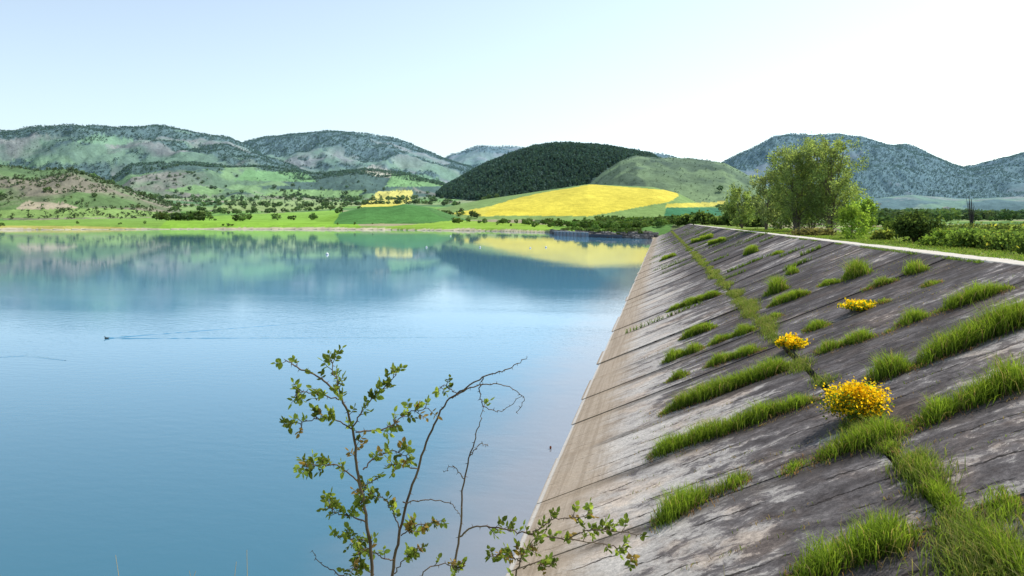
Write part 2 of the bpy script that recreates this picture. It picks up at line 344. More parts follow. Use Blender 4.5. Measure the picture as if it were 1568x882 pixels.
# ---------------------------------------------------------------- water
m,nt=newmat('lake_water_mat');b=NB(nt);tcn=b.n('ShaderNodeTexCoord').outputs['Object'];sp=b.n('ShaderNodeSeparateXYZ');b.l(tcn,sp.inputs[0])
n1=b.noise(tcn,1.1,3,.5,(1,1.7,1));n2=b.noise(tcn,5.,2,.5,(1,1.4,1));n3=b.noise(tcn,1,4,.6,(.006,.03,.02))
calm=b.math('MULTIPLY',b.rng(n3,.40,.60,.35,1.,True),b.rng(b.math('ADD',sp.outputs['Y'],b.math('MULTIPLY',n3,60.)),80,180,1.,.16,True))
hgt=b.math('ADD',n1,b.math('MULTIPLY',n2,.22));hgt=b.math('MULTIPLY',hgt,calm)
bp=b.bump(hgt,1.,.016)
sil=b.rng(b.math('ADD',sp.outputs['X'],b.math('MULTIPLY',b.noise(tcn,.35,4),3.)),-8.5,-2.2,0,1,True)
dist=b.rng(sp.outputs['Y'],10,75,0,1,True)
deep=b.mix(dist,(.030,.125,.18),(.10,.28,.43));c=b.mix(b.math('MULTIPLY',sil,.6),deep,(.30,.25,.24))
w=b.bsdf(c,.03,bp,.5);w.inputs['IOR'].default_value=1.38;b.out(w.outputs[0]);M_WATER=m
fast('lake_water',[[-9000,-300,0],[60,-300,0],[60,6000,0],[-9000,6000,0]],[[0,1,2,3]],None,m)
acc=Acc()
def wake(a,bp_,w0,w1,hh,seg=120):
    a=np.array(on_level(*a,0)[:2]);e=np.array(on_level(*bp_,0)[:2]);t=np.linspace(0,1,seg);dirv=(e-a)/np.linalg.norm(e-a);nn_=np.array([-dirv[1],dirv[0]])
    ctr=a+np.outer(t,e-a)+nn_*(np.sin(t*70)*.03+np.sin(t*23)*.08*t)[:,None]*1.0
    wd=w0+(w1-w0)*t;hz=hh*(1-t)**.7*(.6+.4*np.sin(t*90+np.sin(t*31)*3))+.003
    A=np.c_[ctr-nn_*wd[:,None],0*t+.002];B=np.c_[ctr,hz];C_=np.c_[ctr+nn_*wd[:,None],0*t+.002]
    V=np.stack([A,B,C_],1).reshape(-1,3);F=[]
    for i in range(seg-1):
        k=i*3;F+=[[k,k+3,k+4],[k,k+4,k+1],[k+1,k+4,k+5],[k+1,k+5,k+2]]
    acc.add(V,F,(1,1,1))
wake((163,518.5),(740,516.5),.05,.28,.05);wake((163,518),(600,484),.05,.35,.05);wake((100,552),(40,545),.1,.2,.03,40);wake((40,545),(-60,550),.1,.2,.03,40)
acc.make('water_wake',M_WATER,smooth=True)
def simple(name,c,rough=.5):
    m,nt=newmat(name);b=NB(nt);tc=b.n('ShaderNodeTexCoord').outputs['Object'];n=b.noise(tc,12,4);cc=b.mix(1.,tuple(c),b.ramp(n,[(.3,.8),(.7,1.15)]),'MULTIPLY');b.out(b.bsdf(cc,rough).outputs[0]);return m
def loft(prof,n=14):
    V=[];F=[]
    for (x,z,ry,rz) in prof:
        for j in range(n):
            a=j/n*2*math.pi;V.append([x,ry*math.cos(a),z+rz*math.sin(a)])
    for i in range(len(prof)-1):
        for j in range(n):
            a=i*n+j;b_=i*n+(j+1)%n;F+=[[a,b_,a+n],[b_,b_+n,a+n]]
    return np.array(V),np.array(F)
dx,dy,_=on_level(163,518.5,0);duck=Acc();db=(.05,.04,.03)
rot=np.array([[-RX[0],-RX[1],0],[RX[1],-RX[0],0],[0,0,1]])
def dp(prof,c): 
    V,F=loft(prof);duck.add(V@rot*.8+[dx,dy,-.01],F,c)
dp([(-.30,.13,.005,.004),(-.24,.11,.04,.02),(-.16,.06,.085,.06),(-.05,.05,.11,.085),(.08,.05,.10,.085),(.15,.06,.06,.06),(.18,.07,.005,.005)],db)
dp([(.10,.08,.01,.01),(.11,.12,.04,.04),(.13,.15,.03,.035),(.15,.17,.03,.03),(.155,.18,.02,.02)],(.02,.05,.03))
dp([(.10,.185,.004,.004),(.12,.19,.03,.03),(.16,.195,.038,.036),(.20,.19,.028,.028),(.22,.182,.015,.012),(.27,.175,.016,.006),(.28,.175,.002,.002)],(.03,.05,.03))
duck.make('duck',M_FAR,smooth=True)
M_WHITE=simple('white_buoy_paint',(.8,.8,.78),.4)
for (bx,by,r) in [(501,390,.45),(653,379,.35),(735,379,.35),(812,380,.3),(836,379,.35),(690,362,.4)]:
    x,y,_=on_level(bx,by,0);k=r
    V,F=loft([(-.6*k,0,.02,.02),(-.5*k,0,.5*k,.5*k),(-.1*k,0,.95*k,.95*k),(.3*k,0,.95*k,.95*k),(.75*k,0,.55*k,.55*k),(1.0*k,0,.16*k,.16*k),(1.5*k,0,.13*k,.13*k),(1.52*k,0,.01,.01)])
    V=V[:,[1,2,0]];fast('buoy',V+[x,y,.15*k],F,None,M_WHITE,smooth=True)

# ---------------------------------------------------------------- dam
m,nt=newmat('dam_concrete');b=NB(nt);tc=b.n('ShaderNodeTexCoord').outputs['Object'];sp=b.n('ShaderNodeSeparateXYZ');b.l(tc,sp.inputs[0]);Xs=sp.outputs['X'];Ys=sp.outputs['Y']
warp=b.n('ShaderNodeVectorMath',operation='ADD');wn=b.n('ShaderNodeTexNoise');wn.inputs['Scale'].default_value=1.2;wn.inputs['Detail'].default_value=6;b.l(tc,wn.inputs['Vector'])
ws=b.n('ShaderNodeVectorMath',operation='SCALE');ws.inputs['Scale'].default_value=.8;b.l(wn.outputs['Color'],ws.inputs[0]);b.l(tc,warp.inputs[0]);b.l(ws.outputs[0],warp.inputs[1]);tw=warp.outputs[0]
stre=b.noise(tw,1.,5,.6,(.26,1.4,.26));patch=b.noise(tw,1.,11,.78,(1.2,2.2,1.2));blot=b.noise(tw,.55,7,.65);fine=b.noise(tc,8.,8,.75);big=b.noise(tc,.13,4,.6);mic=b.noise(tc,30.,5,.7)
low=b.rng(Xs,-3.9,3.8,.16,-.045)
slab=b.n('ShaderNodeTexWhiteNoise',noise_dimensions='2D');cmb=b.n('ShaderNodeCombineXYZ');b.l(b.math('FLOOR',b.math('DIVIDE',Ys,5.)),cmb.inputs[0]);b.l(b.math('GREATER_THAN',Xs,5.),cmb.inputs[1]);b.l(cmb.outputs[0],slab.inputs[0])
lv=b.math('ADD',b.math('ADD',b.math('MULTIPLY',stre,.28),b.math('MULTIPLY',patch,.50)),low)
lv=b.math('ADD',lv,b.math('MULTIPLY',blot,.22))
lv=b.math('ADD',lv,b.rng(big,.3,.7,-.06,.06));lv=b.math('ADD',lv,b.rng(slab.outputs[0],0,1,-.035,.035))
base=b.ramp(lv,[(.39,(.055,.048,.047)),(.455,(.098,.087,.086)),(.512,(.155,.140,.137)),(.528,(.31,.285,.265)),(.60,(.44,.405,.37)),(.72,(.54,.50,.45))])
base=b.mix(1.,base,b.ramp(fine,[(.25,.5),(.5,1.),(.75,1.45)]),'MULTIPLY');base=b.mix(1.,base,b.ramp(mic,[(.3,.78),(.7,1.22)]),'MULTIPLY')
bs=b.rng(b.noise(tw,.5,6,.65),.47,.65,0,.5,True);base=b.mix(bs,base,b.mix(1.,base,(1.12,.92,.74),'MULTIPLY'))
wob=b.math('ADD',Ys,b.math('MULTIPLY',b.noise(tc,1,6,.7,(.6,.6,.6)),.8))
cell=b.math('FRACT',b.math('DIVIDE',wob,.98));cd=b.math('ABSOLUTE',b.math('SUBTRACT',cell,.5))
crk=b.math('MULTIPLY',b.rng(cd,.018,.05,1,0,True),b.rng(b.noise(tc,1,5,.7,(.6,1.3,.6)),.45,.55,0,1,True));base=b.mix(b.math('MULTIPLY',crk,.9),base,(.022,.018,.016))
jf=b.math('FRACT',b.math('DIVIDE',b.math('ADD',Ys,b.math('MULTIPLY',fine,.5)),5.));jd=b.math('MINIMUM',jf,b.math('SUBTRACT',1.,jf));jm=b.math('MULTIPLY',b.rng(jd,.015,.12,.85,0,True),b.rng(patch,.40,.58,.35,1.))
base=b.mix(jm,base,(.045,.037,.030))
tan=b.rng(b.math('ADD',Xs,b.math('MULTIPLY',stre,2.2)),-1.6,.1,.85,0,True);base=b.mix(tan,base,b.mix(fine,(.27,.20,.135),(.49,.40,.30)))
bd=b.rng(b.noise(tc,1,4,.6,(6.,.12,6.)),.45,.6,0,.4,True);base=b.mix(b.math('MULTIPLY',bd,tan),base,(.20,.15,.10))
jn=b.math('ABSOLUTE',b.math('SUBTRACT',Xs,-3.80));rim=b.rng(jn,.04,.10,.7,0);base=b.mix(rim,base,(.60,.57,.52))
hb=b.math('ADD',b.math('MULTIPLY',stre,.3),b.math('MULTIPLY',fine,.35));hb=b.math('SUBTRACT',hb,b.math('MULTIPLY',crk,.5));hb=b.math('ADD',hb,b.math('MULTIPLY',patch,.9))
b.out(b.bsdf(base,.92,b.bump(hb,.8,.045),.08).outputs[0]);M_CONC=m
acc=Acc()
def panel(x0,x1,y0,y1,dz):
    z=lambda x:SL*(x-WX)+dz
    t=rng.uniform(-.015,.015,4);c=[(x0,y0,z(x0)+t[0]),(x1,y0,z(x1)+t[1]),(x1,y1,z(x1)+t[2]),(x0,y1,z(x0)+t[3])]
    V=np.array(c+[(p[0],p[1],p[2]-.2) for p in c]);acc.add(V,[[0,1,2,3],[0,4,5,1],[1,5,6,2],[2,6,7,3],[3,7,4,0]],(1,1,1))
yy=5.
while yy<402:
    panel(-9,4.90,yy+.045,yy+4.955,rng.uniform(-.04,.04));panel(5.10,CX,yy+.045,yy+4.955,rng.uniform(-.04,.04));yy+=5
acc.make('dam_slope',M_CONC)
m,nt=newmat('crest_grass_ground');b=NB(nt);tc=b.n('ShaderNodeTexCoord').outputs['Object'];n=b.noise(tc,.6,8,.65);g=b.ramp(n,[(.3,(.08,.14,.03)),(.5,(.17,.24,.06)),(.7,(.27,.26,.12))]);b.out(b.bsdf(g,1,b.bump(n,.8,.15),0).outputs[0]);M_CG=m
m2,nt=newmat('joint_soil');b=NB(nt);tc=b.n('ShaderNodeTexCoord').outputs['Object'];n=b.noise(tc,6,8,.65);b.out(b.bsdf(b.ramp(n,[(.3,(.03,.024,.018)),(.7,(.09,.07,.05))]),1,b.bump(n,.8,.05),0).outputs[0])
ya,yb=-12.,408.
pr=[(-12,-4.2),(CX,CREST-.12),(CX+.25,CREST-.02),(26,CREST),(42,.5),(60,-.5)]
V=[];ys=np.arange(ya,yb+1,6.);F=[];k=len(pr)
for yv in ys: V+=[[p[0],yv,p[1]+(rng.uniform(-.05,.05) if 14<p[0]<40 else 0)] for p in pr]
for i in range(len(ys)-1):
    for j in range(k-1): a=i*k+j;F.append([a,a+1,a+k+1,a+k])
V=np.array(V);V[:,2]=np.where(V[:,0]==CX,SL*(CX-WX)-.12,V[:,2]);V[:,2]=np.where(V[:,0]==-12,SL*(-12-WX)-.12,V[:,2])
o=fast('dam_embankment',V,F,None,M_CG);o.data.materials.append(m2)
for i,p_ in enumerate(o.data.polygons):
    if i%(k-1)==0: p_.material_index=1
m,nt=newmat('gravel_path_mat');b=NB(nt);tc=b.n('ShaderNodeTexCoord').outputs['Object'];n=b.noise(tc,3,8,.7);g=b.ramp(n,[(.3,(.42,.38,.32)),(.7,(.66,.62,.55))]);b.out(b.bsdf(g,.95,b.bump(n,.5,.03),0).outputs[0])
V=[];F=[];ys=np.arange(8,404,1.)
for yv in ys:
    w1=.25*(fbm(np.array(yv*.6),np.array(.3),4)-.5)*2;w2=.6*(fbm(np.array(yv*.4),np.array(9.3),4)-.5)*2
    V+=[[CX+.02,yv,CREST-.12],[CX+.10+abs(w1),yv,CREST+.03],[CX+1.4+w2,yv,CREST+.04],[CX+1.6+w2,yv,CREST-.1]]
for i in range(len(ys)-1):
    for j in range(3): a=i*4+j;F.append([a,a+1,a+5,a+4])
fast('gravel_path',V,F,None,m)
V=[];F=[];gx=np.linspace(-40,13,60);gy=np.linspace(-14,18,60)
for yv in gy:
    for xv in gx:
        z=7.25-max(0,yv-2.6)*.62+.15*(fbm(np.array(xv*.5),np.array(yv*.5),3)-.5);V.append([xv,yv,float(z)])
for i in range(59):
    for j in range(59): a=i*60+j;F.append([a,a+1,a+61,a+60])
fast('near_bank',V,F,None,M_CG,smooth=True)
px_,t=on_slab(843,694);V,F=tube([[px_[0],px_[1],px_[2]-.2],[px_[0],px_[1],px_[2]+.22]],[.03,.03],8);a2=Acc();a2.add(V,F,(.1,.06,.04));V,F=tube([[px_[0],px_[1],px_[2]+.2],[px_[0],px_[1],px_[2]+.28]],[.045,.03],8);a2.add(V,F,(.25,.08,.04));a2.make('gauge_post',M_FAR)

# ---------------------------------------------------------------- grass in joints
acc=Acc()
def row(a,b_,hh,wd=.13,dens=1150,dry=.08):
    A,_=on_slab(*a);B,_=on_slab(*b_);L=np.linalg.norm(B-A);n=int(L*dens);wd*=1.2
    t=rng.random(n);dens_n=fbm(t*L*1.5+A[0]*7,t*0+A[1],4);env=np.clip(np.minimum(t,1-t)*L/.6,.2,1)
    keep=rng.random(n)<np.clip((dens_n-.15)*3.2,.15,1)*env**.5;t=t[keep];n=len(t);env=env[keep];dn=dens_n[keep]
    wob=.12*(fbm(t*L*.9+A[1],t*0+3,3)-.5)*2
    p=A+np.outer(t,B-A);p[:,1]+=wob+rng.normal(0,wd,n)*(.35+1.3*dn);p[:,0]+=rng.normal(0,.08,n);p[:,2]=SL*(p[:,0]-WX)-.03
    h=hh*1.08*rng.uniform(.4,1.1,n)*env*(.40+1.25*dn);lean=rng.uniform(.1,.9,n)
    tuft=.62+.75*fbm(p[:,0]*3,p[:,1]*3,2)
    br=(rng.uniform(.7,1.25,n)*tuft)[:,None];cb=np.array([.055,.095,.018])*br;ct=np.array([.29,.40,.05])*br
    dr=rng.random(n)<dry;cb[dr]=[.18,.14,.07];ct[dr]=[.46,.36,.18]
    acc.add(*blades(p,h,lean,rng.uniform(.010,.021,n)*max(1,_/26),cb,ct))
    n=int(L*110);t=rng.random(n);p=A+np.outer(t,B-A);p[:,1]+=rng.normal(-.10,.3,n);p[:,2]=SL*(p[:,0]-WX);o=np.ones((n,1))
    acc.add(*blades(p,rng.uniform(.05,.16,n),rng.uniform(.6,1.6,n),rng.uniform(.012,.025,n),o*[.20,.11,.07],o*[.38,.24,.14]))
rows=[((1205,890),(1425,808),.5,.22),((995,803),(1150,730),.55,.2),((1195,725),(1240,705),.35,.12),((1240,706),(1395,655),.5,.2),((1395,655),(1590,575),.55,.18),
((990,702),(1255,610),.52,.17),((1010,635),(1215,560),.52,.16),((1325,584),(1400,560),.65,.17),((1400,560),(1600,478),.7,.19),((1012,557),(1080,533),.5,.16),((1078,563),(1172,533),.45,.15),((1020,585),(1056,572),.45,.14),
((1245,544),(1345,514),.45,.16),((1083,530),(1162,503),.45,.16),((1370,502),(1430,481),.5,.16),((1430,481),(1552,440),.6,.2),((1040,520),(1097,500),.45,.16),((1173,472),(1242,448),.5,.18),
((1020,478),(1105,450),.45,.18),((1320,445),(1372,428),.55,.2),((1170,453),(1208,440),.8,.3),((1290,430),(1332,414),.85,.35),((1385,420),(1418,410),.7,.3),((1228,508),(1272,496),.4,.2),((1205,420),(1222,415),.7,.3),
((1500,798),(1565,765),.6,.22),((1440,815),(1500,790),.5,.3),((1480,830),(1600,905),.5,.4),((1340,465),(1362,460),.4,.2),((1250,440),(1290,430),.3,.2),((1140,390),(1160,384),.7,.4),((1085,375),(1110,368),.6,.4),((1410,440),(1440,430),.3,.2),((1170,490),(1200,482),.3,.2),((1010,400),(1035,391),.5,.4),((1060,372),(1090,364),.7,.5),((1180,392),(1200,386),.4,.3),
((1385,715),(1430,740),.35,.22),((1345,680),(1378,696),.3,.15),((1420,750),(1470,790),.45,.3),((1350,514),(1375,503),.4,.15),((1290,528),(1330,516),.35,.15)]
for r_ in rows: row(*r_[:2],r_[2],r_[3])
for i in range(70):
    yv=60+5*rng.integers(0,50);xv=rng.uniform(-1.5,12);n=int(rng.uniform(30,130));L=rng.uniform(.6,2.5)
    p=np.c_[xv+rng.uniform(-L,L,n),yv+rng.normal(0,.12,n),np.zeros(n)];p[:,2]=SL*(p[:,0]-WX)
    br=rng.uniform(.7,1.2,(n,1));acc.add(*blades(p,rng.uniform(.15,.45,n),rng.uniform(.2,.8,n),rng.uniform(.04,.07,n),br*[.06,.10,.02],br*[.20,.29,.06]))
n=12000;x=rng.uniform(-1,12.5,n);y=12+rng.random(n)**1.5*50;y=np.round(y/.98)*.98+rng.normal(0,.05,n);q=fbm(x*.6,y*.6,3)>.53;x,y=x[q],y[q];n=len(x);p=np.c_[x,y,SL*(x-WX)]
g=rng.random(n)<.4;ct=np.where(g[:,None],[.2,.28,.06],[.38,.27,.16]);acc.add(*blades(p,rng.uniform(.03,.12,n),rng.uniform(.4,1.5,n),rng.uniform(.01,.022,n),ct*.5,ct))
def strip(y0,y1,dens,hh,wd,w):
    n=int((y1-y0)*dens);y=rng.uniform(y0,y1,n);k=fbm(y*.6,y*0+2.2,4);q=rng.random(n)<np.clip((k-.36)*4.,.06,1);y=y[q];k=k[q];n=len(y)
    x=5+rng.normal(0,wd,n)*(.4+1.2*k)+.15*np.sin(y*.8)*(y<130);p=np.c_[x,y,SL*(x-WX)-.02];br=rng.uniform(.7,1.25,(n,1))
    ct=br*[.25,.33,.08];cb=br*[.07,.11,.02];dr=rng.random(n)<.3;ct[dr]=[.42,.35,.18]
    acc.add(*blades(p,hh*rng.uniform(.4,1.1,n)*(.4+1.1*k),rng.uniform(.2,1.,n),rng.uniform(.7,1.3,n)*w,cb,ct))
strip(26,60,520,.32,.20,.018);strip(60,130,170,.26,.20,.04);strip(130,400,40,.24,.20,.07);strip(19,22,450,.3,.18,.018);strip(16.2,18.2,550,.4,.2,.016);strip(11,15.6,900,.5,.3,.015)
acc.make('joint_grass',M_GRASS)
acc=Acc()
n=60000;y=22+rng.random(n)**1.6*150;x=rng.uniform(CX+1.3,25,n);q=(fbm(x*.8,y*.5,3)>.38);x,y=x[q],y[q];n=len(x);p=np.c_[x,y,np.full(n,CREST-.02)];br=rng.uniform(.6,1.2,(n,1));ct=br*[.27,.38,.08];dr=rng.random(n)<.25;ct[dr]=[.42,.37,.19]
acc.add(*blades(p,rng.uniform(.06,.22,n),rng.uniform(.2,.9,n),rng.uniform(.02,.04,n)*np.maximum(1,y/60),br*[.08,.14,.02],ct))
n=9000;y=rng.uniform(14,170,n);x=CX-.10+rng.normal(0,.12,n);q=(fbm(x*0,y*.35,3)>.5);x,y=x[q],y[q];n=len(x);p=np.c_[x,y,np.full(n,CREST-.08)]
acc.add(*blades(p,rng.uniform(.06,.2,n),rng.uniform(.2,.9,n),rng.uniform(.02,.04,n),np.ones((n,1))*[.07,.12,.02],np.ones((n,1))*[.2,.28,.07]))
acc.make('crest_grass',M_GRASS)

# ---------------------------------------------------------------- shrubs and trees
def bush(name,x,y,z,w,h,nl,ls,cg,flower=0.,cf=(.72,.50,.02),clumps=14,stems=True):
    a=Acc();par=bpy.data.objects.new(name,None);link(par);par.location=(x,y,z)
    cen=[]
    for i in range(clumps):
        an=rng.uniform(0,6.28);rr=math.sqrt(rng.random())*w/2*.85;zz=h*rng.uniform(.2,.92)*(1-.35*(rr/(w/2))**2)
        cen.append([rr*math.cos(an),rr*math.sin(an),zz])
    cen=np.array(cen)
    if stems:
        s=Acc()
        for c in cen:
            mid=c*.5+[0,0,h*.05];P_=spline([[c[0]*.1,c[1]*.1,-.1],mid,c],4);V,F=tube(P_,np.linspace(.03,.01,len(P_))*max(h,1)*.6,5);s.add(V,F,(.1,.08,.05))
        s.make('stems',M_FAR,parent=par)
    k=rng.integers(0,clumps,nl);P_=cen[k]+rng.normal(size=(nl,3))*[w*.10,w*.10,h*.10];P_[:,2]=np.abs(P_[:,2])
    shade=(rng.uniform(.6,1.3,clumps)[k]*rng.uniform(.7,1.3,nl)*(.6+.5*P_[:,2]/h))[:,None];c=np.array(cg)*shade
    if flower:
        q=(rng.random(nl)<flower*np.clip(.3+P_[:,2]/h,0,1.2)*(.4+1.2*rng.random(clumps)[k]));c[q]=np.array(cf)*rng.uniform(.75,1.15,(q.sum(),1));
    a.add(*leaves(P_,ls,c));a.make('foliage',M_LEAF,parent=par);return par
for (bx,by,wp,hp,nl) in [(1310,640,84,60,6500),(1216,533,46,22,1500),(1317,474,46,18,1300)]:
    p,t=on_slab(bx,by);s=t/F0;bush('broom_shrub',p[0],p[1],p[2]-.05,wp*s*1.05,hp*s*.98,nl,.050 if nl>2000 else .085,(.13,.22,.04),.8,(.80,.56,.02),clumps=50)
for (bx,by,wp,hp,nl,cg,fl) in [(1405,372,58,44,3000,(.07,.105,.035),.0),(1450,377,60,24,1800,(.15,.23,.05),.03),(1500,380,80,28,3000,(.13,.20,.05),.03),(1550,384,80,32,3200,(.15,.22,.06),.05),(1610,390,90,38,3000,(.10,.15,.04),.04),
    (1352,368,30,18,1000,(.18,.22,.06),.12),(1240,361,60,12,1200,(.17,.16,.08),0),(1375,362,40,24,1200,(.10,.15,.04),.0),(1530,362,90,20,2000,(.15,.20,.07),.06),(1460,360,90,17,2000,(.12,.17,.06),.03),(1580,358,60,18,1200,(.09,.14,.05),0)]:
    x,y,d=on_level(bx,by,CREST);s=d/F0;bush('roadside_shrub',x,y,CREST-.1,wp*s*1.1,hp*s*1.12,nl,.0024*d+.03,cg,fl,(.42,.40,.08),clumps=34)
for (bx,by,wp,hp) in [(1075,344.2,30,20),(1100,345,26,14),(1120,346,30,30),(1140,347,32,26),(1160,348,26,22),(1050,343,26,14)]:
    x,y,d=on_level(bx,by,CREST);s=d/F0;bush('crest_shrub',x,y,CREST-.3,wp*s,hp*s,1300,.0026*d,(.13,.19,.06),0,clumps=12)

def tree(name,x,y,z,h,w,nl,ls,cg,ntr=3,base=.12,lean=0.,nlimb=16,tight=.5):
    par=bpy.data.objects.new(name,None);link(par);par.location=(x,y,z);wood=Acc();cen=[];rad=[]
    for k in range(ntr):
        a0=rng.uniform(0,6.28);sp_=w*.20*(k>0);top=np.array([sp_*math.cos(a0)*1.3+lean,sp_*math.sin(a0)*1.3,h*(rng.uniform(.78,.93) if k else .96)])
        P_=spline([[0.25*math.cos(a0)*(k>0),.25*math.sin(a0)*(k>0),-.3],[top[0]*.25,top[1]*.25,h*.25],[top[0]*.6+rng.normal(0,.2),top[1]*.6,h*.6],top],6)
        r0=h*.014;V,F=tube(P_,np.linspace(r0,.02,len(P_)),7);wood.add(V,F,(1,1,1))
        for j in range(nlimb):
            t=base+(1-base)*(j+rng.random())/nlimb*.97;i=min(int(t*(len(P_)-1)),len(P_)-2);o=P_[i];an=rng.uniform(0,6.28)
            prof=math.sin(math.pi*min(1,(t-base)/(1-base)*.76+.22))**.7;L=w*.5*prof*rng.uniform(.45,1.15)
            tip=o+[L*math.cos(an),L*math.sin(an),L*rng.uniform(.6,1.3)];tip[2]=min(tip[2],h)
            mid=(o+tip)/2+[0,0,-L*.08];B_=spline([o,mid,tip],4);V,F=tube(B_,np.linspace(r0*.4*(1-t*.6),.015,len(B_)),5);wood.add(V,F,(1,1,1))
            for q in (.5,.75,1.,.85):
                cen.append(o+(tip-o)*q+rng.normal(0,.3,3));rad.append(max(.28,.11*L+.22)*rng.uniform(.6,1.35))
    wood.make('trunk',M_BARK,parent=par,smooth=True)
    cen=np.array(cen);rad=np.array(rad);pr=rad**2/np.sum(rad**2);k=rng.choice(len(cen),nl,p=pr);P_=cen[k]+rng.normal(size=(nl,3))*(rad[k]*tight)[:,None]*[1,1,1.3]
    P_[:,2]=np.clip(P_[:,2],.2,None)
    sh=(rng.uniform(.6,1.35,len(cen))[k]*rng.uniform(.7,1.3,nl))[:,None];a=Acc();a.add(*leaves(P_,ls,np.array(cg)*sh));a.make('crown',M_LEAF,parent=par)
def tpx(name,bx,by,wp,hp,**k):
    x,y,d=on_level(bx,by,CREST);s=d/F0;tree(name,x,y,CREST-.1,hp*s,wp*s,**k)
G=(.25,.31,.12)
tpx('poplar_tree',1220,354.5,80,143,nl=17000,ls=.17,cg=G,ntr=5,nlimb=24,base=.08);tpx('poplar_tree',1270,355,92,146,nl=19000,ls=.17,cg=G,ntr=5,nlimb=26,base=.08)
tpx('poplar_tree',1172,352.5,46,96,nl=4500,ls=.22,cg=(.23,.27,.13),ntr=3);tpx('poplar_tree',1243,354,100,105,nl=10000,ls=.19,cg=(.21,.28,.09),ntr=4,base=.05)
tpx('poplar_sapling',1303,366,34,54,nl=2600,ls=.14,cg=(.25,.35,.07),ntr=3,base=.05,nlimb=10);tpx('poplar_sapling',1322,360,30,60,nl=2600,ls=.16,cg=(.22,.32,.07),ntr=2,base=.05,nlimb=10)
tpx('poplar_tree',1137,350,56,62,nl=5000,ls=.25,cg=(.22,.28,.10),ntr=3,base=.04);tpx('poplar_tree',1195,352,60,60,nl=5000,ls=.22,cg=(.20,.26,.09),ntr=3,base=.04)
x,y,d=on_level(1488,356,CREST);par=bpy.data.objects.new('dead_tree',None);link(par);par.location=(x,y,CREST);a=Acc();hh=58*d/F0
for k in range(14):
    an=rng.uniform(0,6.28);r=hh*.16*rng.random();P_=spline([[0,0,-.2],[r*.4*math.cos(an),r*.4*math.sin(an),hh*.4],[r*math.cos(an),r*math.sin(an),hh*rng.uniform(.65,1)]],5);V,F=tube(P_,np.linspace(.09,.02,len(P_)),5);a.add(V,F,(.09,.08,.08))
a.make('branches',M_FAR,parent=par)

def house(name,px,d,w,l,h,wc,rc):
    x,y=xy(px,d);z=float(terr(np.array([px]),np.array([d]))[0][0]);par=bpy.data.objects.new(name,None);link(par);par.location=(float(x),float(y),z)
    v=[[-w,-l,-1],[w,-l,-1],[w,l,-1],[-w,l,-1],[-w,-l,h],[w,-l,h],[w,l,h],[-w,l,h],[0,-l,h*1.5],[0,l,h*1.5]]
    fast('walls',v,[[0,1,5],[0,5,4],[1,2,6],[1,6,5],[2,3,7],[2,7,6],[3,0,4],[3,4,7],[4,5,8],[6,7,9]],None,simple('wall_paint',wc,.8),parent=par)
    e=.4;z1=h-.1;zr=h*1.5+.15;r=[[-w-e,-l-e,z1],[0,-l-e,zr],[0,l+e,zr],[-w-e,l+e,z1],[w+e,-l-e,z1],[w+e,l+e,z1]];fast('roof',r,[[0,1,2,3],[1,4,5,2]],None,simple('roof_tiles',rc,.8),parent=par)
    q=[];f=[]
    for i in range(4):
        yy=-l*.7+i*l*.45;k=len(q);q+=[[-w-.03,yy,h*.35],[-w-.03,yy+l*.15,h*.35],[-w-.03,yy+l*.15,h*.7],[-w-.03,yy,h*.7]];f.append([k,k+1,k+2,k+3])
    for i in range(3):
        xx=-w*.7+i*w*.55;k=len(q);q+=[[xx,-l-.03,h*.35],[xx+w*.25,-l-.03,h*.35],[xx+w*.25,-l-.03,h*.7],[xx,-l-.03,h*.7]];f.append([k,k+1,k+2,k+3])
    fast('windows',q,f,None,simple('window_glass',(.04,.05,.06),.2),parent=par)
for (p,d,w,l,h,wc,rc) in [(1425,3600,26,14,9,(.7,.7,.68),(.55,.55,.55)),(1450,3700,18,10,7,(.65,.62,.58),(.4,.25,.18)),(1505,3500,9,7,6,(.6,.5,.4),(.4,.18,.1)),(1535,3600,12,8,6,(.6,.5,.45),(.42,.2,.12)),(1560,3400,9,7,6,(.65,.6,.5),(.4,.2,.12)),(1345,3900,12,8,6,(.65,.6,.5),(.4,.2,.12))]:
    house('farm_building',p,d,w,l,h,wc,rc)

